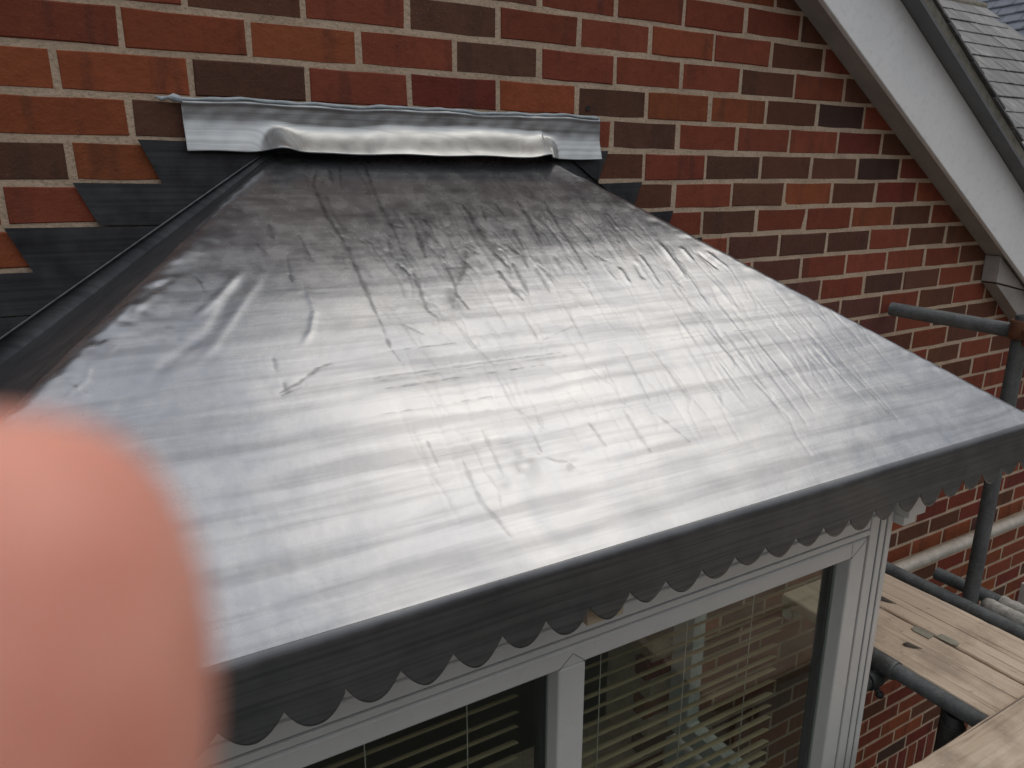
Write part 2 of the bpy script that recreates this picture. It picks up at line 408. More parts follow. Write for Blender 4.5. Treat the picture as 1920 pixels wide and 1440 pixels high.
# ------------------------------------------------------------------ gable verge: soffit, bargeboard, undercloak, bedding, slates
def rakebox(x0,x1,y0,y1,n0,n1,side):
    # runs down the rake on one side of the apex; n = height square to the slope above the soffit line
    cs,sn=math.cos(PA),math.sin(PA); P=[]
    for n in (n0,n1):
        for x in (x0,x1):
            xx=APX+side*(x-APX); zz=rake(xx)+n/cs
            P.append((xx,zz))
    a,b,c,d=P[0],P[1],P[3],P[2]
    poly=[a,b,c,d] if side>0 else [b,a,d,c]
    return poly
XF=2.62
for sd in (1,-1):
    part('soffit',prism('soffit',rakebox(APX+.002,XF,0,0,0,.012,sd),-.0735,-.001),SOFFIT,house)
    bevel(part('bargeboard',prism('bargeboard',rakebox(APX,XF+.02,0,0,-.006,.21,sd),-.092,-.0745),PAINT,house,label='white painted bargeboard below the slate edge'),.003)
    part('undercloak',prism('undercloak',rakebox(APX,XF+.06,0,0,.2115,.222,sd),-.143,.30),UNDERCL,house)
    n=60; cs=math.cos(PA); poly=rakebox(APX,XF+.06,0,0,.2225,.256,sd)
    part('verge_bedding',prism('verge_bedding',poly,-.137,-.02),BEDDING,house)
    rf=part('roof',prism('roof',rakebox(APX,XF+.06,0,0,.2228,.254,sd),-.019,6),UNDERCL,house)
    # verge slates, lapped down the slope
    L=math.hypot(XF+.06-APX,TAN*(XF+.06-APX)); k=int(L/.185)+1
    sv=boxv(-.13,.13,-.13,.13,-.003,.003)
    smh=pyd('slate',sv,BOXF); smh.materials.append(SLATE)
    ex=Vector((sd*math.cos(PA),0,-math.sin(PA))); ez=Vector((sd*math.sin(PA),0,math.cos(PA)))
    for i in range(k):
        s=.14+i*.185
        if s+.19>L+.1: break
        o=bpy.data.objects.new('slate',smh); S.collection.objects.link(o); o.parent=rf
        pos=Vector((APX,0,APZ))+ex*s+ez*(.264+random.uniform(-.001,.0015)); pos.y=-.143+.13+random.uniform(-.007,.005)
        tilt=math.radians(1.8); e1=(ex*math.cos(tilt)+ez*math.sin(tilt)); e3=(ez*math.cos(tilt)-ex*math.sin(tilt))
        yv=e3.cross(e1)
        o.matrix_basis=Matrix(((e1.x,yv.x,e3.x,pos.x),(e1.y,yv.y,e3.y,pos.y),(e1.z,yv.z,e3.z,pos.z),(0,0,0,1)))
        o.parent=rf; o.matrix_parent_inverse=Matrix.Identity(4)
# boxed foot of the verge
be=[(1.752,rake(1.752)-.105),(2.02,rake(2.02)-.125),(2.30,rake(2.30)-.135),(2.30,rake(2.30)-.012),(1.752,rake(1.752)-.004)]
b1=[(1.752,-.782),(1.92,-.815),(1.985,rake(1.985)-.003),(1.752,rake(1.752)-.003)]
b1=[(1.752,-.778),(2.10,-.848),(2.10,rake(2.10)-.004),(1.752,rake(1.752)-.004)]
bevel(part('box_end',prism('box_end',b1,-.062,-.001),SOFFIT,house),.002)
b2=[(1.762,-.785),(2.02,-.965),(2.24,-.985),(2.24,-.880),(2.10,-.853)]
bevel(part('box_end',prism('box_end',b2,-.056,-.001),SOFFIT,house),.002)

# white framed window further along the wall
wx0,wx1,wz0,wz1=2.63,3.3,-3.3,-2.40
fr=part('window',boxes('window',[(wx0,wx0+.06,-.05,.03,wz0,wz1),(wx1-.06,wx1,-.05,.03,wz0,wz1),(wx0+.06,wx1-.06,-.05,.03,wz1-.06,wz1),(wx0+.06,wx1-.06,-.05,.03,wz0,wz0+.06)]),UPVC,house)
part('pane',box('pane',wx0+.06,wx1-.06,-.02,-.014,wz0+.06,wz1-.06),GLASS,fr)
part('sill',box('sill',wx0-.04,wx1+.04,-.12,-.004,wz0-.05,wz0-.002),UPVC,fr)

# room behind the bay
room=part('room',boxes('room',[(-3.2,2.2,3.2,3.3,-3.4,-.9),(-3.3,-3.2,.25,3.3,-3.4,-.9),(2.2,2.3,.25,3.3,-3.4,-.9),(-3.2,2.2,.245,3.2,-3.5,-3.4),(-3.2,2.2,.245,3.2,-.9,-.85)]),ROOMW,house)

# ------------------------------------------------------------------ the bay: lead hipped roof
bay=thing('bay_window','square bay window with hipped grey lead roof and scalloped lead edge','bay window',(-.65,-.33,-2.6))
XL,XRr=-.977,-.32; ZT=-.33; D=.796; ZE=-.931
AL,AR=.83,.901
TF=(ZT-ZE)/D; TL=(ZT-ZE)/AL; TR=(ZT-ZE)/AR
def smin(a,b,k):
    h=np.clip(.5+.5*(b-a)/k,0,1); return b*(1-h)+a*h-k*h*(1-h)
def roofz(x,y):
    zf=ZT+TF*y; zl=ZT+TL*(x-XL); zr=ZT-TR*(x-XRr)
    z=smin(zf,zl,.018); return smin(z,zr,.013)
NF=np.array([0,-TF,1.]); NF/=np.linalg.norm(NF)
def rpt(px,py):                             # photo pixel -> (x,y) on the front slope
    d=ray(px,py); t=((np.array([0,0,ZT])-CAM)@NF)/(d@NF); p=CAM+d*t; return p[0],p[1]
NX,NY=960,520
xs=np.linspace(XL-AL,XRr+AR,NX); YE=-.802
ys=-np.linspace(0.004,-YE,NY)
X,Y=np.meshgrid(xs,ys)                      # rows: down the slope
Z=roofz(X,Y)
def polydist(P):                            # distance (m, measured in the plan) to a polyline and position along it
    best=np.full(X.shape,9.); al=np.zeros(X.shape); acc=0.
    L=[math.dist(P[i],P[i+1]) for i in range(len(P)-1)]; tot=sum(L)
    x0,x1=min(p[0] for p in P)-.08,max(p[0] for p in P)+.08; y0,y1=min(p[1] for p in P)-.08,max(p[1] for p in P)+.08
    i0,i1=np.searchsorted(xs,[x0,x1]); j0,j1=np.searchsorted(-ys,[-y1,-y0])
    sl=(slice(j0,j1),slice(i0,i1)); xx=X[sl]; yy=Y[sl]; b=np.full(xx.shape,9.); a=np.zeros(xx.shape)
    for (ax,ay),(bx,by),l in zip(P[:-1],P[1:],L):
        dx,dy=bx-ax,by-ay; t=np.clip(((xx-ax)*dx+(yy-ay)*dy)/(l*l+1e-12),0,1)
        dd=np.hypot(xx-ax-t*dx,(yy-ay-t*dy)*1.25); m=dd<b; b=np.where(m,dd,b); a=np.where(m,(acc+t*l)/tot,a); acc+=l
    return sl,b,a
# smooth value noise on the grid
def vnoise(nx,ny,seed):
    r=np.random.default_rng(seed); g=r.random((ny+2,nx+2))
    u=np.linspace(0,nx,NX,endpoint=False); v=np.linspace(0,ny,NY,endpoint=False)
    iu=u.astype(int); fu=u-iu; fu=fu*fu*(3-2*fu); iv=v.astype(int); fv=v-iv; fv=fv*fv*(3-2*fv)
    a=g[np.ix_(iv,iu)]; b=g[np.ix_(iv,iu+1)]; c=g[np.ix_(iv+1,iu)]; d=g[np.ix_(iv+1,iu+1)]
    return (a*(1-fu)+b*fu)*(1-fv)[:,None]+(c*(1-fu)+d*fu)*fv[:,None]
stain=np.zeros(X.shape); H=np.zeros(X.shape)
wobx=(vnoise(160,120,3)-.5)*.008
def streak(pts,w=.0022,s=.75,world=False):
    P=list(pts) if world else [rpt(*p) for p in pts]
    sl,d,a=polydist(P); 
    ww=w*(.45+1.1*vn1[sl])*np.clip(.35+1.3*np.minimum(a*4,(1-a)*2.2),.3,1.15)
    v=s*np.clip(1.25-np.abs(d+wobx[sl]*.45)/ww,0,1)*(.55+.6*vn2[sl])
    stain[sl]=np.maximum(stain[sl],v)
    H[sl]-=.0002*np.exp(-(d/.004)**2)
def smudge(px,py,rx,ry,s=.5):
    cx,cy=rpt(px,py); q=np.exp(-(((X-cx)/rx)**2+((Y-cy)/ry)**2)); n=vn3
    stain[:]=np.maximum(stain,np.clip(s*q*np.clip((n-.28)*2.4,0,1.2),0,1))
def ridge(pts,w,h):
    P=[rpt(*p) for p in pts]; sl,d,a=polydist(P); env=np.clip(np.minimum(a,1-a)*5,0,1)
    H[sl]+=h*.5*np.exp(-(d/(w*1.15))**2)*env
vn1=vnoise(240,60,5); vn2=vnoise(300,140,6); vn3=vnoise(150,110,8)
for pts,w_,s_ in [
 ([(594,320),(587,346),(612,403),(637,440),(657,477),(680,530),(700,576),(717,612),(731,651),(756,684)],.0026,.62),
 ([(683,308),(700,353),(717,393),(740,433),(757,477)],.0032,.6),([(744,493),(767,512)],.0022,.7),([(772,507),(786,537),(800,579),(822,596)],.0030,.62),
 ([(770,408),(787,447),(797,480)],.0042,.85),([(793,410),(813,433)],.002,.6),([(728,446),(733,472)],.0018,.85),
 ([(867,383),(890,417),(910,450),(930,477),(958,504)],.0042,.8),([(902,387),(912,415)],.0020,.9),([(928,380),(943,402)],.0034,.8),
 ([(970,378),(993,410),(1017,459)],.0042,.85),([(963,430),(981,465)],.0046,.8),([(947,457),(978,478),(990,500)],.006,.8),
 ([(1020,377),(1047,423),(1083,477),(1103,512)],.0036,.7),([(1067,410),(1103,447),(1120,477)],.003,.5),([(1133,400),(1183,471),(1230,538)],.0032,.42),
 ([(833,493),(853,532),(855,551),(878,578)],.0034,.72),([(936,507),(955,537),(980,560)],.0036,.7),([(961,493),(975,520),(992,552)],.0044,.68),([(1005,501),(1030,545)],.003,.5),
 ([(755,607),(792,626)],.0016,.45),([(872,470),(868,512)],.006,.75),([(864,500),(858,530)],.006,.62),([(845,540),(850,575)],.007,.55),([(1040,480),(1058,510)],.005,.4),
 ([(618,318),(624,344)],.0026,.55),([(636,312),(640,352)],.0024,.5),([(735,390),(770,436)],.0022,.4),([(640,470),(648,500)],.002,.3),([(538,478),(545,520)],.002,.5),([(543,515),(547,527)],.004,.6),([(560,440),(585,488)],.0016,.45),([(505,420),(512,446)],.0034,.45),([(480,455),(500,475)],.004,.4),
 ([(1000,813),(1016,849)],.0024,.4),([(967,872),(976,888)],.004,.4),([(1072,868),(1066,884)],.004,.4),([(1008,850),(1040,864),(1072,866)],.0018,.42),
 ([(800,826),(825,880)],.0018,.34),([(866,860),(900,938),(931,972),(959,1009)],.0026,.34),([(903,804),(944,893)],.0018,.28),([(1103,791),(1141,843)],.0018,.34),([(1169,769),(1219,846)],.003,.3),([(1231,776),(1294,828)],.0022,.3),
 ([(1272,538),(1330,621),(1400,704)],.0022,.3),([(1358,621),(1447,745)],.0022,.3),([(1219,652),(1294,749)],.0024,.3),([(1169,660),(1219,752)],.0022,.28),([(1513,597),(1580,680),(1667,775)],.0024,.36),
 ([(930,700),(960,760),(1000,790)],.002,.22),([(880,640),(930,690)],.0026,.26),([(850,600),(905,672)],.0024,.25),
 ([(524,737),(560,718),(596,690),(621,681)],.0018,.6),([(527,742),(572,722)],.0014,.55),([(533,716),(536,732)],.0014,.55),([(512,672),(518,694)],.0026,.4),
 ([(366,516),(384,544)],.0016,.5),([(700,709),(880,684),(1061,659)],.0008,.5),([(700,716),(1061,666)],.0007,.4),([(700,732),(1019,684)],.0008,.55),([(700,779),(922,743)],.0007,.4),([(715,660),(880,640)],.0006,.45),([(1000,646),(1085,606)],.0008,.3),([(980,585),(1010,640),(1028,660)],.0010,.28),
 ([(1240,610),(1450,590)],.0007,.3),([(1230,640),(1500,605)],.0006,.3),([(1350,660),(1560,630)],.0006,.25),([(700,880),(1000,820)],.0005,.25)]:
    streak(pts,w_*1.6,min(.97,s_*1.3))
for a in [(978,476,.02,.016,.75),(872,492,.016,.022,.7),(864,518,.016,.02,.6),(848,562,.014,.03,.45),(322,622,.018,.022,.62),(283,594,.035,.03,.5),(400,428,.04,.03,.4),(440,400,.05,.04,.35),(512,350,.05,.05,.25),(470,330,.04,.05,.28),(944,905,.012,.01,.32),(985,865,.03,.03,.3),(1072,872,.018,.016,.3),(1160,370,.07,.05,.35),(1090,350,.09,.06,.33),(900,350,.15,.05,.22),(1215,430,.05,.04,.25),(430,450,.03,.03,.35),(120,700,.03,.03,.3),(180,650,.03,.03,.3),(330,560,.05,.04,.25)]:
    smudge(*a)
# fine random runs under the top edge
def run(x,y,l,w_,s_):
    P=[(x,y)]
    for k in range(4): P.append((P[-1][0]+rng.normal(0,.006),P[-1][1]-l/4))
    streak(P,w_,s_,True)
for i in range(110): run(rng.uniform(-.95,-.12),-rng.uniform(.03,.28),rng.uniform(.02,.10),rng.uniform(.0016,.0042),rng.uniform(.18,.5))
for i in range(120): run(rng.uniform(-.95,.30),-rng.uniform(.2,.62),rng.uniform(.03,.16),rng.uniform(.0014,.0032),rng.uniform(.08,.26))
# dressed dents and folds (real relief, metres)
for pts,w_,h_ in [([(478,501),(426,563),(392,622),(315,678),(253,747)],.009,-.0017),([(500,505),(440,590),(400,650),(345,700)],.007,.0011),([(455,505),(405,560),(360,600)],.006,.0012),
 ([(572,525),(590,584),(583,622),(565,650)],.005,.0014),([(1230,449),(1262,488),(1289,527)],.0055,.0032),([(1275,462),(1302,492)],.006,.003),([(1305,471),(1350,506)],.005,-.003),([(1322,470),(1368,505)],.005,.0022),
 ([(1160,500),(1182,535)],.005,.003),([(1190,490),(1208,525)],.006,-.0022),([(1200,478),(1240,540)],.005,.002),([(1250,500),(1280,540)],.006,-.0016),([(1330,520),(1390,590)],.008,.0012),([(115,715),(160,740),(112,750)],.004,.0012),([(170,680),(160,715),(116,752)],.004,.0014),
 ([(300,545),(260,575),(240,600)],.007,.0018),([(330,520),(290,540)],.006,-.0016),([(190,640),(215,660)],.008,.0016),([(245,560),(225,600)],.006,.0012),([(850,560),(905,660)],.006,.0008),([(900,590),(960,650)],.007,-.0008),([(985,590),(1030,640)],.007,.0008),([(1060,540),(1100,590)],.007,.0009),
 ([(1000,480),(1040,540)],.006,.0008),([(930,480),(965,535)],.006,.0008),([(1120,480),(1155,530)],.006,.0012),([(150,860),(253,747)],.012,-.0012)]:
    ridge(pts,w_,h_)
H+=(vnoise(15,7,21)-.5)*.0008
for i in range(150):
    x=rng.uniform(-.9,.32); y=-rng.uniform(.12,.6); l=rng.uniform(.05,.2)
    if x>XRr-AR/D*y-.05 or x<XL+AL/D*y+.12: continue
    P=[(x,y)]
    for k in range(4): P.append((P[-1][0]+rng.normal(0,.005),P[-1][1]-l/4))
    sl,d,a=polydist(P); H[sl]+=rng.choice([-1,1])*rng.uniform(.00012,.0004)*np.exp(-(d/rng.uniform(.003,.007))**2)*np.clip(np.minimum(a,1-a)*4,0,1)
edge=np.exp(-((X-(XRr-AR/D*Y))/.05)**2)+np.exp(-((X-(XL+AL/D*Y))/.06)**2)
H+=edge*(vnoise(90,60,24)-.5)*.0022
eave=np.clip((YE-Y)/-.06,0,1)                 # keep the bottom fold straight
Z=Z+H*np.clip((Y-YE)/.05,0,1)
def gridmesh(name,V,nr,nc):
    me=bpy.data.meshes.new(name); me.vertices.add(nr*nc); me.vertices.foreach_set('co',V.astype(np.float32).ravel())
    i=np.arange((nr-1)*nc).reshape(nr-1,nc)[:,:-1].ravel()
    q=np.stack([i,i+nc,i+nc+1,i+1],1).astype(np.int32); n=len(q)
    me.loops.add(n*4); me.loops.foreach_set('vertex_index',q.ravel()); me.polygons.add(n)
    me.polygons.foreach_set('loop_start',np.arange(0,n*4,4,dtype=np.int32)); me.polygons.foreach_set('loop_total',np.full(n,4,np.int32))
    me.polygons.foreach_set('use_smooth',np.ones(n,bool)); me.update(calc_edges=True); return me
def setattr_f(me,name,a):
    t=me.attributes.new(name,'FLOAT','POINT'); t.data.foreach_set('value',a.astype(np.float32).ravel())
def sheet(name,mask,mat,parent,label):
    P=np.stack([X,Y,Z],-1).reshape(-1,3); jj,ii=np.nonzero(mask); i=jj*NX+ii
    q=np.stack([i,i+NX,i+NX+1,i+1],1); u,inv=np.unique(q.ravel(),return_inverse=True); n=len(q)
    me=bpy.data.meshes.new(name); me.vertices.add(len(u)); me.vertices.foreach_set('co',P[u].astype(np.float32).ravel())
    me.loops.add(n*4); me.loops.foreach_set('vertex_index',inv.astype(np.int32).ravel()); me.polygons.add(n)
    me.polygons.foreach_set('loop_start',np.arange(0,n*4,4,dtype=np.int32)); me.polygons.foreach_set('loop_total',np.full(n,4,np.int32))
    me.polygons.foreach_set('use_smooth',np.ones(n,bool)); me.update(calc_edges=True); setattr_f(me,'stain',np.clip(stain,0,.92).ravel()[u])
    return part(name,me,mat,parent,label=label)
hl=(X-(XL+AL/D*Y))[:-1,:-1]; hr_=(X-(XRr-AR/D*Y))[:-1,:-1]
ml=hl<-.016; mr_=hr_>.02
lead=sheet('lead_roof',~ml&~mr_,LEAD,bay,'milled grey lead sheet with dark rain runs and dents')
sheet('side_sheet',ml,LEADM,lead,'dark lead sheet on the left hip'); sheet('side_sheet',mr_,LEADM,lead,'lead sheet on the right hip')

# front apron: rolled edge and scalloped skirt
ZN,ZB=-1.024,-1.056; PIT=.0783; PH=-1.287
def scallop(x,ph=PH):
    t=((x-ph)/PIT)%1.0; k=np.floor((x-ph)/PIT)
    dep=.031+.004*np.sin(k*12.9898)
    return ZN+.003*np.sin(k*4.1)-dep*(1-np.abs(2*t-1)**(2.0+.25*np.sin(k*7.7)))
NXA=1500; xa=np.linspace(XL-AL,XRr+AR,NXA); FY=-.811; RR=.020
th0=math.atan(TF)
yb,zb=YE,ZT+TF*YE
rows=[]
ang=np.linspace(0,1,12)
cy=None
# arc tangent to the slope at (yb,zb) turning to vertical
cyc=yb+RR*math.sin(th0)*1.0; czc=zb-RR*math.cos(th0)
for a in ang:
    tt=th0+(math.pi/2-th0)*a                  # tangent angle below horizontal
    rows.append((cyc-RR*math.sin(tt),czc+RR*math.cos(tt)))
yf,zf=rows[-1]
wv=.0016*np.sin(xa*5.1)+.0008*np.sin(xa*13.7+1)+.0003*np.sin(xa*31+2)
V=[]
for i,(y_,z_) in enumerate(rows):
    V.append(np.stack([xa,np.full(NXA,y_)+wv*(i/11)*.5,np.full(NXA,z_)],-1))
NS=26
bot=scallop(xa)
for i in range(1,NS+1):
    t=i/NS; zz=zf+(bot-zf)*t; tz=(zz-zf)/(ZB-zf)
    V.append(np.stack([xa,yf+wv*(.5+.5*tz)-.004*tz**2,zz],-1))
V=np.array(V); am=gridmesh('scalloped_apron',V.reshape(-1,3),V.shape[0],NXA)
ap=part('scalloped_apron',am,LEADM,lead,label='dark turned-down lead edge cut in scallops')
sd_=ap.modifiers.new('Solidify','SOLIDIFY'); sd_.thickness=.0025; sd_.offset=-1
# side aprons
for xx,sg in ((XL-AL,-1),(XRr+AR,1)):
    yy=np.linspace(yf,-.004,420); b_=scallop(yy,yf)
    V=np.array([np.stack([np.full(420,xx)+sg*(.001+.004*math.sin(i/14*math.pi/2)),yy,ZE+.002+(b_-ZE)*(i/14)],-1) for i in range(15)])
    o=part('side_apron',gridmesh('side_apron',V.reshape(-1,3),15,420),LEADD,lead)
    m_=o.modifiers.new('Solidify','SOLIDIFY'); m_.thickness=.0025; m_.offset=0

# cover strip along the top
NXT,NZT=420,70
x0,x1=-1.149,-.159; xt=np.linspace(x0,x1,NXT); vt=np.linspace(0,1,NZT)
def sst(a,b,x): t=np.clip((x-a)/(b-a),0,1); return t*t*(3-2*t)
XT,VT=np.meshgrid(xt,vt)
ztop=-.2335+.0016*np.sin(XT*17)+.0012*np.sin(XT*41)
zbot=-.3335-.0035*(XT+.65)+.010*np.exp(-((XT-XL)/.033)**2)+.007*np.exp(-((XT+.335)/.03)**2)*(XT<-.335)+.004*np.exp(-((XT+.335)/.05)**2)*0+.0012*np.sin(XT*33)-.002*sst(-.34,-.31,XT)
ZTp=ztop+(zbot-ztop)*VT
inn=sst(-1.03,-.955,XT)*(1-sst(-.34,-.30,XT))
drape=sst(.36,1.22,VT+.05*np.sin(XT*9)+.03*np.sin(XT*23)*.6)
YT=-.005-.005*sst(0,.12,VT)-(.018+.040*inn)*drape-.018*np.exp(-((XT-XL)/.03)**2)*sst(.5,1,VT)-.016*np.exp(-((XT+.318)/.018)**2)*sst(.45,.8,VT)
nz_=(np.sin(XT*61+VT*7)*.5+np.sin(XT*27-VT*5+1)+np.sin(XT*113+VT*11))*.00022
YT=YT+nz_*sst(.05,.3,VT)-.003*np.exp(-((VT-.05)/.05)**2)
tm=gridmesh('cover_strip',np.stack([XT,YT,ZTp],-1).reshape(-1,3),NZT,NXT)
cs_=part('cover_strip',tm,LEADT,bay,label='bright lead cover strip dressed along the top of the roof')
m_=cs_.modifiers.new('Solidify','SOLIDIFY'); m_.thickness=.0024; m_.offset=-1
pts=[(x,-.009-.001*math.sin(x*23),-.2345+.0016*math.sin(x*17)+.0012*math.sin(x*41)+.0007*math.sin(x*90)) for x in np.linspace(-1.165,-.163,150)]
part('sealant_bead',tube('sealant_bead',pts,[.0036+.0005*math.sin(p[0]*57)+.0004*math.sin(p[0]*131) for p in pts],10,wob=.05),SEAL,cs_)
bl=[(-1.192,-.004,-.2335),(-1.182,-.006,-.2375),(-1.172,-.009,-.235),(-1.162,-.012,-.2345),(-1.153,-.012,-.2375),(-1.147,-.009,-.239)]
part('sealant_blob',tube('sealant_blob',bl,[.0015,.0042,.0026,.0075,.0068,.003],12,wob=.1),SEAL,cs_)

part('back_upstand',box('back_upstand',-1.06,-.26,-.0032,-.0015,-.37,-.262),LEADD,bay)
# stepped flashings in the bed joints
def stepped(name,sgn,xs_top,xs_bot,z0,edge,n,lab):
    v=[];f=[]
    for k in range(n):
        za=z0-k*CH; zb_=za-CH+.0025*(k%2)
        a=(xs_top+sgn*k*.1175*1.0,za+.004); b=(edge(za),za); c=(edge(zb_),zb_); d=(xs_bot+sgn*k*.1175,zb_+.002)
        for j in range(5):
            t=j/4
            for p,q in ((a,b),(d,c)):
                x=p[0]+(q[0]-p[0])*t; z=p[1]+(q[1]-p[1])*t; yy=-.0065
                v.append((x,yy,z))
        n0=k*10
        for j in range(4): f.append((n0+2*j,n0+2*j+1,n0+2*j+3,n0+2*j+2) if sgn<0 else (n0+2*j,n0+2*j+2,n0+2*j+3,n0+2*j+1))
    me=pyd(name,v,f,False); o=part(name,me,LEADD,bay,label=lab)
    m=o.modifiers.new('Solidify','SOLIDIFY'); m.thickness=.003; m.offset=0; return o
stepped('stepped_flashing',-1,-1.232,-1.199,-4.03*CH,lambda z:-1.089+(z+.391)/.667,6,'dark stepped lead flashing left of the roof')
stepped('stepped_flashing',1,-.128,-.160,-4.06*CH,lambda z:-.32+(ZT-z+.045)/TR,7,'dark stepped lead flashing right of the roof')
# upstand of the side slopes against the wall
for nm,xa_,za_,xb_,zb_2 in (('upstand',XL,ZT,XL-AL,ZE),('upstand',XRr,ZT,XRr+AR,ZE)):
    n=40; V=[]
    for i in range(8):
        t=i/7; V.append([(xa_+(xb_-xa_)*q,-.0030-.010*(1-t)**3,(za_+(zb_2-za_)*q)-.004+.05*t+.0008*math.sin(q*60)) for q in np.linspace(0,1,n)])
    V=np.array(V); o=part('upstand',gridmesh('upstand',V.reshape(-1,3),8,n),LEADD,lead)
ed=[(-1.089+(z+.391)/.667,-.0095,z) for z in np.linspace(-.335,-.80,30)]
part('rolled_edge',tube('rolled_edge',ed,.0024,8),LEADM,bay)
# clipped end
p0=[(-1.068,-.325),(-1.035,-.36),(-1.066,-.378)]

# timber roof deck under the lead (keeps the roof solid)
deck=[(XL,-.01,ZT-.03),(XRr,-.01,ZT-.03),(XRr+AR-.03,-.01,ZE-.02),(XL-AL+.03,-.01,ZE-.02),(XL-AL+.03,YE+.02,ZE-.02),(XRr+AR-.03,YE+.02,ZE-.02)]
part('roof_deck',pyd('roof_deck',deck,[(0,1,5,4),(1,2,5),(0,4,3),(0,3,2,1),(3,4,5,2)]),TIMBER,bay)

# ------------------------------------------------------------------ bay window frame
YFm=-.66; WL,WR=-1.50,.274; ZBt=-2.25
GT=-1.249; GR=.131; MX0,MX1=-.697,-.637
def fpart(name,L,mat=UPVC,bev=.002,parent=bay):
    return bevel(part(name,boxes(name,L),mat,parent),bev)
soff=fpart('soffit_board',[(WL-.24,WR+.24,-.785,-.03,-1.012,-1.0)],PAINT,.001)
fpart('cornice',[(WL-.1,.338,-.780,-.64,-1.047,-1.0125)],UPVC,.003)
fpart('cornice',[(WL-.1,.322,-.735,-.64,-1.078,-1.0475)],UPVC,.003)
fpart('cornice',[(WL-.1,.306,-.70,-.64,-1.118,-1.0785)],UPVC,.003)
fpart('head',[(WL,.262,YFm+.002,-.60,-1.160,-1.1185)],UPVC,.002)
fpart('head',[(WL,.1965,YFm-.004,-.60,-1.1890,-1.1605)],UPVC,.002)
fpart('head',[(WL,.1965,YFm-.006,-.60,-1.2050,-1.1920)],UPVC,.001)
fpart('shaded_groove',[(WL,.190,YFm-.001,-.601,-1.1919,-1.1891),(WL+.07,.184,YFm-.002,-.606,-1.2084,-1.2051)],UNDERCL,.0002)  # dark strips paint in the shadow lines between the white frame pieces
fpart('sash_rail',[(WL+.07,GR,YFm-.009,-.61,GT,-1.2085)],UPVC,.004)
fpart('corner_post',[(.197,.2293,YFm-.006,-.59,ZBt,-1.1605)],UPVC,.002)
fpart('corner_post',[(.2332,.2533,YFm-.008,-.59,ZBt,-1.1605)],UPVC,.002)
fpart('corner_post',[(.257,.276,YFm-.010,-.59,ZBt,-1.1605)],UPVC,.002)
fpart('sash_stile',[(GR+.0002,.185,YFm-.009,-.61,ZBt+.07,-1.2085)],UPVC,.004)
fpart('shaded_groove',[(.1852,.1968,YFm+.000,-.60,ZBt,-1.2053)],SOFFIT,.001)
fpart('shaded_groove',[(.2294,.2331,YFm-.0055,-.592,ZBt,-1.161),(.2534,.2569,YFm-.0075,-.592,ZBt,-1.161)],UNDERCL,.0002)
for (ax_,az_),(bx_,bz_) in (((GR,GT),(.183,-1.2105)),((MX0,GT),(MX0+.03,GT+.026)),((MX1,GT),(MX0+.03,GT+.026))):
    dx,dz=bx_-ax_,bz_-az_; L_=math.hypot(dx,dz); ox,oz=-dz/L_*.0006,dx/L_*.0006
    q=[(ax_-ox,az_-oz),(bx_-ox,bz_-oz),(bx_+ox,bz_+oz),(ax_+ox,az_+oz)]
    if (q[1][0]-q[0][0])*(q[2][1]-q[0][1])-(q[1][1]-q[0][1])*(q[2][0]-q[0][0])<0: q=q[::-1]
    part('mitre_joint',prism('mitre_joint',q,YFm-.0096,YFm+.002),UNDERCL,bay)
fpart('cornice_end',[(.2775,.345,-.705,-.62,-1.165,-1.1185)],UPVC,.002)
fpart('cornice_end',[(.2775,.325,-.695,-.62,-1.19,-1.1655)],UPVC,.002)
fpart('mullion',[(MX0,MX1,YFm-.009,-.61,ZBt+.07,GT-.0005)],UPVC,.004)
fpart('sash_stile',[(WL+.07,WL+.13,YFm,-.61,ZBt+.07,GT-.0005)],UPVC,.004)
fpart('corner_post',[(WL-.03,WL+.0695,YFm-.006,-.59,ZBt,-1.1965)],UPVC,.002)
fpart('bottom_rail',[(WL+.07,.197,YFm,-.61,ZBt,ZBt+.0695)],UPVC,.004)
fpart('sill',[(WL-.06,.31,YFm-.08,-.56,ZBt-.05,ZBt-.0005)],UPVC,.006)
for x0_,x1_ in ((WL+.13,MX0),(MX1,GR)):
    part('pane',box('pane',x0_,x1_,-.634,-.630,ZBt+.07,GT),GLASS,bay)
    fpart('gasket',[(x1_-.013,x1_-.0005,-.628,-.606,ZBt+.07,GT),(x0_+.0005,x0_+.009,-.628,-.606,ZBt+.07,GT),(x0_+.0095,x1_-.0135,-.628,-.606,GT-.010,GT-.0005)],GASKET,.001)
# side lights back to the wall
for sx,s in ((.25,1),(WL+.0,-1)):
    fpart('side_frame',[(sx-.03,sx+.022,-.10,-.006,ZBt,-1.119),(sx-.03,sx+.022,-.5895,-.1005,-1.24,-1.119),(sx-.03,sx+.022,-.5895,-.1005,ZBt,ZBt+.07),(sx-.03,sx+.022,-.5895,-.545,ZBt+.0705,-1.2405)],UPVC,.002)
    part('pane',box('pane',sx-.006,sx-.002,-.545,-.1005,ZBt+.07,-1.24),GLASS,bay)
    part('apron_panel',box('apron_panel',sx-.03,sx+.022,-.64,-.006,ZBt-.45,ZBt-.0505),UPVC,bay)
part('apron_panel',box('apron_panel',WL-.03,.27,-.66,-.641,ZBt-.45,ZBt-.0505),UPVC,bay)
part('bay_ceiling',box('bay_ceiling',WL+.03,.215,-.60,-.004,-1.118,-1.10),CEIL,bay)
part('bay_floor',box('bay_floor',WL+.03,.215,-.64,.2,ZBt-.49,ZBt-.451),CARPET,bay)
# offcut of timber packing showing under the scallops
bk=hit(1140,1148,'y',-.79)
bevel(part('timber_packer',box('timber_packer',-.728,-.655,-.792,-.776,-1.074,-1.013),TIMBER,bay,label='small bare wood offcut behind the scallops'),.001)

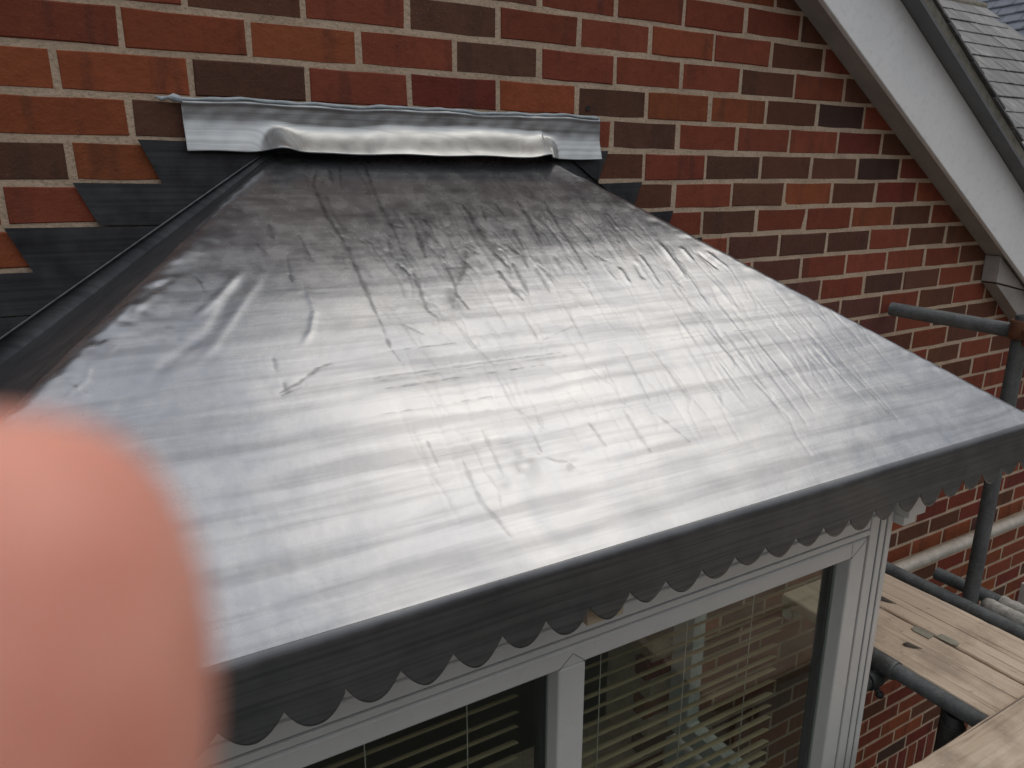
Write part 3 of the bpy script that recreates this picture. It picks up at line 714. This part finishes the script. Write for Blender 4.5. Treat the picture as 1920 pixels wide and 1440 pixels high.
# ------------------------------------------------------------------ venetian blinds inside
def blind(xa_,xb_,lab,y=-.565):
    t=thing('venetian_blind',lab,'blind',((xa_+xb_)/2,y,ZBt+.05),'cream blinds inside the bay window')
    part('headrail',box('headrail',xa_,xb_,y-.014,y+.014,-1.225,-1.20),CREAM,t)
    ang=math.radians(-25); w_=.0125
    sv=[];sf=[]
    for j in range(5):
        q=-1+2*j/4; yy=q*w_*math.cos(ang); zz=q*w_*math.sin(ang)+.0018*(1-q*q)
        sv+=[(xa_+.004,yy,zz),(xb_-.004,yy,zz)]
    for j in range(4): sf.append((2*j,2*j+1,2*j+3,2*j+2))
    me=pyd('slat',sv,sf,True); me.materials.append(CREAM)
    for k in range(40):
        z=-1.252-.0365*k
        if z<ZBt+.07: break
        o=bpy.data.objects.new('slat',me); S.collection.objects.link(o); o.parent=t; o.matrix_parent_inverse=Matrix.Translation(BASES[t.name]).inverted()
        o.location=(random.uniform(-.002,.002),y+random.uniform(-.001,.001),z+random.uniform(-.0012,.0012)); o.rotation_euler=(random.uniform(-.07,.07),random.uniform(-.0015,.0015),0)
    for cx_ in (xa_+.09,(xa_+xb_)/2,xb_-.12):
        part('cord',tube('cord',[(cx_,y-.014,-1.21),(cx_,y-.014,ZBt+.08)],.0011,6),CORD,t)
    return t
blind(MX1+.015,.035,'cream blind behind the right pane, next to the corner post')
blind(WL+.14,MX0-.025,'cream blind behind the left pane, left of the mullion')

# ------------------------------------------------------------------ scaffold
scaf=thing('scaffold','grey steel tube scaffold to the right of the bay window','scaffold',(1.208,-.437,GZ))
TRd=.02415
def stub(a,b,mat,name='tube',lab=None,hol=True,n=2,wob=0):
    a=Vector(a);b=Vector(b); return part(name,tube(name,[a+(b-a)*i/(n-1) for i in range(n)],TRd,24,hollow=hol,wob=wob),mat,scaf,label=lab)
stub((1.143,-.06,-1.812),(1.136,-2.0,-1.812),STEEL)
stub((1.208,-.437,GZ),(1.208,-.437,-.80),STEELD,'standard')
stub((1.29,-.268,-1.822),(1.29,-2.0,-1.822),STEEL)
cr=stub((1.222,-.478,-1.818),(1.212,-1.5,-1.818),STEEL,lab='tube crusted with cement')
part('cement_crust',tube('cement_crust',[(1.222-.0005*i,-.482-.02*i,-1.817) for i in range(24)],[.0246+.0035*abs(math.sin(i*1.7)) for i in range(24)],28,wob=.05),CRUST,cr)
stub((.64,-.13,-1.866),(2.45,-.13,-1.875),GALV,'transom',lab='bright galvanised tube along the brick wall')
stub((1.150,-.025,-.8362),(1.2610,-.62,-.866),STEEL,lab='short upper tube pointing at the brick wall')
stub((.607,-.36,-1.812),(.607,-2.0,-1.812),STEEL,lab='mottled tube along the near edge of the boards')
stub((.30,-.50,-1.862),(.62,-.50,-1.862),STEEL,'transom')
stub((.612,-.735,GZ),(.612,-.735,-1.839),STEELD,'standard')
for xx in (.1,):
    stub((xx,-.80,-1.824),(xx,-2.0,-1.824),STEEL,'transom'); stub((xx+.05,-1.95,GZ),(xx+.05,-1.95,-1.70),STEELD,'standard')
stub((1.36,-1.95,GZ),(1.36,-1.95,-1.70),STEELD,'standard')
# couplers
def coupler(c,mat,ax,r=.034,l=.06):
    c=Vector(c); d={'y':Vector((0,1,0)),'z':Vector((0,0,1)),'x':Vector((1,0,0))}[ax]
    me=tube('coupler',[c-d*l*.5,c-d*l*.42,c+d*l*.42,c+d*l*.5],[r*.94,r,r,r*.94],18); o=part('coupler',me,mat,scaf)
    q={'y':Vector((-.75,0,-.66)),'z':Vector((-.75,-.66,0)),'x':Vector((0,-.7,-.7))}[ax]
    bl=part('bolt',tube('bolt',[c+q*r*.9-d*.0,c+q*(r+.03)],.0075,10),mat,o); part('nut',tube('nut',[c+q*(r+.012),c+q*(r+.024)],.0125,6),mat,o); return o
coupler((1.208,-.437,-.845),RUST,'z'); coupler((1.236,-.46,-.848),RUST,'y',.033,.05)
coupler((.607,-.505,-1.813),STEEL,'y',.0315,.10); coupler((.575,-.50,-1.862),STEELD,'x',.031,.05)
coupler((.612,-.735,-1.90),STEELD,'z',.031,.06)
# torn sleeve of tape on the upper right tube
part('torn_tape',tube('torn_tape',[(1.29,-.50-.012*i,-1.821) for i in range(14)],[.0262+.0016*math.sin(i*2.1) for i in range(14)],22,caps=False,wob=.02),CRUST,scaf)

# scaffold boards
def board(x0,x1,y0,y1,z0,z1,mat,lab,seed):
    r=random.Random(seed); al='y' if (y1-y0)>(x1-x0) else 'x'; n=40; v=[];f=[]
    for i in range(n+1):
        t=i/n; w1,w2=r.uniform(-.0018,.0018),r.uniform(-.0018,.0018); h=.0012*math.sin(t*9+seed)
        c=.004
        prof=[(0,0),(1,0),(1,1),(0,1)]
        if al=='y':
            y=y0+(y1-y0)*t; a,b=x0+w1,x1+w2
            v+=[(a,y,z0+h),(b,y,z0+h),(b,y,z1-c+h),(b-c,y,z1+h),(a+c,y,z1+h),(a,y,z1-c+h)]
        else:
            x=x0+(x1-x0)*t; a,b=y0+w1,y1+w2
            v+=[(x,b,z0+h),(x,a,z0+h),(x,a,z1-c+h),(x,a+c,z1+h),(x,b-c,z1+h),(x,b,z1-c+h)]
    for i in range(n):
        for k in range(6): f.append((i*6+k,i*6+(k+1)%6,i*6+6+(k+1)%6,i*6+6+k))
    f.append(tuple(range(5,-1,-1))); f.append(tuple(n*6+k for k in range(6)))
    return solo('scaffold_board',pyd('scaffold_board',v,f),mat,lab,'board','scaffold boards')
board(.636,.857,-1.15,-.10,-1.838,-1.8,WOODY,'scaffold board nearest the white corner post, with a grey flake on it',1)
board(.868,1.088,-1.15,-.085,-1.838,-1.8,WOODY,'scaffold board between the metal clips and the dark steel tube',2)
labs=['scaffold board crossing the bottom right corner over the other two','second board of the front walkway, counted from the window','third board of the front walkway, counted from the window','outermost board of the front walkway']
for i in range(4):
    board(-.02,1.95,-1.054-.232*i,-.831-.232*i,-1.797,-1.759,WOODX,labs[i],10+i)
# clips, flakes
def plate(cx,cy,z,w_,l_,rot,name,mat,lab,cat,grp=None,th=.003):
    c,s=math.cos(rot),math.sin(rot); base=[(-w_/2,-l_/2),(w_/2,-l_/2),(w_/2,l_/2*.6),(w_/2*.6,l_/2),(-w_/2*.6,l_/2),(-w_/2,l_/2*.6)]
    P=[(cx+a*c-b*s,cy+a*s+b*c) for a,b in base]; n=6
    v=[(x,y,z) for x,y in P]+[(x,y,z+th) for x,y in P]; f=[tuple(range(n-1,-1,-1)),tuple(range(n,2*n))]+[(i,(i+1)%n,(i+1)%n+n,i+n) for i in range(n)]
    o=solo(name,pyd(name,v,f),mat,lab,cat,grp); return o
a=plate(.843,-.487,-1.7985,.035,.062,math.radians(3),'metal_clip',TIN,'flat metal clip on the near board, beside the gap','clip','metal clips at the gap')
b=plate(.874,-.553,-1.7985,.030,.060,math.radians(183),'metal_clip',TIN,'flat metal clip on the far board, beside the gap','clip','metal clips at the gap')
def flake(cx,cy,z,s,rot,lab):
    v=[];f=[]
    c_,s_=math.cos(rot),math.sin(rot)
    out=[(-1,0,.03),(-.45,.38,.22),(.25,.30,.10),(1.25,.02,.0),(.2,-.30,.16),(-.7,-.33,.02),(.05,.02,.02)]
    v=[(cx+s*(a*c_-b*s_),cy+s*(a*s_+b*c_),z+s*h+.001) for a,b,h in out]; f=[(i,(i+1)%6,6) for i in range(6)]
    o=solo('paint_flake',pyd('paint_flake',v,f,True),LEAF,lab,'flake','flakes on the boards'); m=o.modifiers.new('s','SOLIDIFY'); m.thickness=.0015
flake(.911,-.311,-1.7985,.027,-1.2,'curled dark flake lying on the far board by the post')
flake(.742,-.514,-1.7985,.025,-1.0,'curled dark flake lying on the near board by the post')

# ------------------------------------------------------------------ neighbouring roofs beyond the verge
PB=math.radians(39.26); A0=Vector((5.27,2.45,.93))
nb=thing('neighbouring_roof','grey slated roof with mortared ridge, seen beyond the white bargeboard','roof',(5.0,2.6,GZ))
ev=Vector((0,-math.cos(PB),-math.sin(PB))); en=Vector((0,-math.sin(PB),math.cos(PB)))
top=A0+ev*(-(1.105-A0.z)/math.sin(PB)); GA=.1845; SW=.245; RXE=6.08; RXS=2.9
smA=[]
for q in range(4):
    r=random.Random(q); w_=SW-.006
    v=[(-w_/2,0,0),(w_/2,0,0),(w_/2+r.uniform(-.002,.002),.30+r.uniform(-.004,.004),0),(-w_/2,.30+r.uniform(-.004,.004),0)]
    v=[(a_,b_,0) for a_,b_,_ in v]+[(a_,b_,.008) for a_,b_,_ in v]
    m=pyd('slate',v,BOXF); m.materials.append(SLATE); smA.append(m)
def slabA(s0,s1,n0,n1,x0,x1):
    P=[]
    for x in (x0,x1):
        for s,n in ((s0,n0),(s1,n0),(s1,n1),(s0,n1)): P.append(tuple(Vector((x,top.y,top.z))+ev*s+en*n))
    return pyd('slab',P,[(0,1,2,3),(7,6,5,4),(0,4,5,1),(1,5,6,2),(2,6,7,3),(3,7,4,0)])
rfA=part('roof_deck',slabA(-.02,3.4,-.10,-.012,RXS,RXE-.02),UNDERCL,nb)
part('gable_wall',prism('gable_wall',[(RXS,GZ),(RXE-.15,GZ),(RXE-.15,-1.25),(RXS,-1.25)],.35,5.0),BRICKS if False else plain('far brick',(.2,.07,.045),.9,.2),nb)
rdA=part('ridge',tube('ridge',[(RXS,top.y+.02,top.z-.005),(RXE,top.y+.02,top.z-.005)],.055,14,wob=.1),BEDDING,nb)
na=0; sv_=[];sf_=[]
for i in range(18):
    s=.0+i*GA
    x=RXE-(.5 if i%2 else 1.0)*SW+SW/2 if False else RXE-SW/2-(SW/2 if i%2 else 0)
    first=True
    while x>RXS+.1:
        pos=Vector((x,top.y,top.z))+ev*(s-.09)+en*.0
        a_,b_,d_=pj(pos+ev*.2)
        t=math.radians(2.6); e1=Vector((1,0,0)); e2=(ev*math.cos(t)+en*math.sin(t)); e3=e1.cross(e2)*-1 if e1.cross(e2).dot(en)<0 else e1.cross(e2)
        e2=e2; o=None
        if True:
            o=bpy.data.objects.new('slate',smA[random.randrange(4)]); S.collection.objects.link(o); o.parent=rfA
            xv=e1 if e1.cross(e2).dot(en)>0 else -e1
            pos=pos+en*(random.uniform(-.001,.003))
            o.matrix_basis=Matrix(((xv.x,e2.x,e3.x,pos.x+random.uniform(-.004,.004)),(xv.y,e2.y,e3.y,pos.y),(xv.z,e2.z,e3.z,pos.z),(0,0,0,1)))
        x-=SW
# farther blue slate roof, courses running away from the wall
fb=thing('far_roof','blue-grey slated roof in the farthest top right corner','roof',(9.5,4,GZ))
v=[];f=[]
for i in range(26):
    for j in range(40):
        xx=8.6+i*.13; zz=.55+i*.13; y0=-1.5+j*.26+(.13 if i%2 else 0); r=random.uniform(-.006,.006)
        n=len(v); v+=[(xx-.03,y0,zz-.012+r),(xx-.03,y0+.252,zz-.012+r),(xx+.15,y0+.252,zz+.13),(xx+.15,y0,zz+.13),(xx-.03,y0,zz-.03+r),(xx-.03,y0+.252,zz-.03+r)]
        f+=[(n,n+3,n+2,n+1),(n,n+1,n+5,n+4)]
o=part('slates',pyd('slates',v,f),SLATEB,fb); o['kind']='stuff'
part('roof_deck',pyd('roof_deck',[(8.6,-1.5,.48),(8.6,9,.48),(12,9,3.88),(12,-1.5,3.88)],[(0,3,2,1)]),UNDERCL,fb)
part('wall',box('wall',8.7,12.5,-1.5,9,GZ,.5),plain('far brick wall',(.2,.075,.05),.9,.2),fb)

# ------------------------------------------------------------------ unseen houses added behind the camera to cut low sky light (what the upright lead and the glass reflect)
def unseen_terrace(cx,lab):
    t=thing('unseen_house',lab,'house',(cx,-13,GZ),'added houses across the road')
    part('wall',box('wall',cx-4.45,cx+4.45,-21,-13,GZ,1.0),plain('unseen house brick',(.13,.06,.045),.9,.2),t)  # this wall and the roof and windows below belong to the added house
    part('roof',pyd('roof',[(cx-4.5,-12.7,.95),(cx+4.5,-12.7,.95),(cx+4.5,-17,4.4),(cx-4.5,-17,4.4),(cx-4.5,-21.3,.95),(cx+4.5,-21.3,.95)],[(0,1,2,3),(3,2,5,4),(0,3,4),(1,5,2)]),UNDERCL,t)
    for wx in (-2.4,2.4):
        for wz in (-1.2,-4.1):
            wf=part('window',box('window',cx+wx-.7,cx+wx+.7,-12.99,-12.93,wz,wz+1.3),UPVC,t); part('pane',box('pane',cx+wx-.6,cx+wx+.6,-12.925,-12.92,wz+.1,wz+1.2),GASKET,wf)
for i,l in enumerate(('farthest left','second from the left','in the middle of the row','second from the right','farthest right')): unseen_terrace(-18.6+9*i,'added, unseen brick house across the road, '+l)

# ------------------------------------------------------------------ the hand holding the camera, fingertip in front of the lens
def cw(x,y,z): return CAM+M3.T@np.array([x,y,z])
def skin_obj(name,verts,edges,radii,mat,parent=None,root=0,sub=2):
    me=bpy.data.meshes.new(name); me.from_pydata([tuple(v) for v in verts],edges,[]); me.materials.append(mat)
    o=bpy.data.objects.new(name,me); S.collection.objects.link(o)
    o.modifiers.new('Skin','SKIN').use_smooth_shade=True
    for i,s_ in enumerate(me.skin_vertices[0].data):
        s_.radius=(radii[i],radii[i]) if not isinstance(radii[i],tuple) else radii[i]; s_.use_root=(i==root)
    m=o.modifiers.new('Sub','SUBSURF'); m.levels=sub; m.render_levels=sub; return o
hv=[];hr=[];he=[]
def chain(pts,start=None):
    prev=start
    for (x,y,z,r) in pts:
        hv.append(cw(x,y,z)); hr.append(r)
        if prev is not None: he.append((prev,len(hv)-1))
        prev=len(hv)-1
    return prev
wrist=chain([(-.330,.470,-.235,.043),(-.250,.370,-.170,.041),(-.185,.288,-.122,.033),(-.150,.245,-.10,.029),(-.120,.205,-.085,.031)])
palm=chain([(-.095,.165,-.070,.030),(-.075,.140,-.058,.024)],wrist)
# index finger reaching round in front of the lens
chain([(-.052,.108,-.020,.0125),(-.038,.078,.018,.0115),(-.0310,.042,.0375,.0122),(-.0286,.021,.0402,.0132),(-.0284,.0090,.0405,.0116),(-.0288,.0008,.0405,.0062)],palm)
for k,(dx,dy,l) in enumerate(((-.028,.012,1.08),(-.050,.028,1.0),(-.068,.046,.82))):
    chain([(-.075+dx,.128+dy,-.045,.0115),(-.060+dx,.100+dy,-.030-.01*k,.0105),(-.045+dx,.088+dy,-.045-.01*k,.0098),(-.048+dx,.092+dy,-.066-.01*k,.0088),(-.050+dx,.096+dy,-.072-.01*k,.005)],palm)
chain([(-.070,.180,-.100,.0155),(-.045,.150,-.105,.0128),(-.028,.122,-.104,.0118),(-.022,.105,-.102,.0070)],wrist)
hand=skin_obj('person',hv,he,hr,SKIN)
sl_=[cw(*p) for p in ((-.345,.488,-.245),(-.300,.433,-.208),(-.240,.358,-.162),(-.205,.313,-.138))]
part('sleeve',tube('sleeve',sl_,[.062,.060,.055,.051],24,caps=False,wob=.03),plain('dark work jacket',(.03,.032,.04),.9,.2,40),hand,True)
hand['label']='blurred pink fingertip held in front of the lens, lower left'; hand['category']='person'
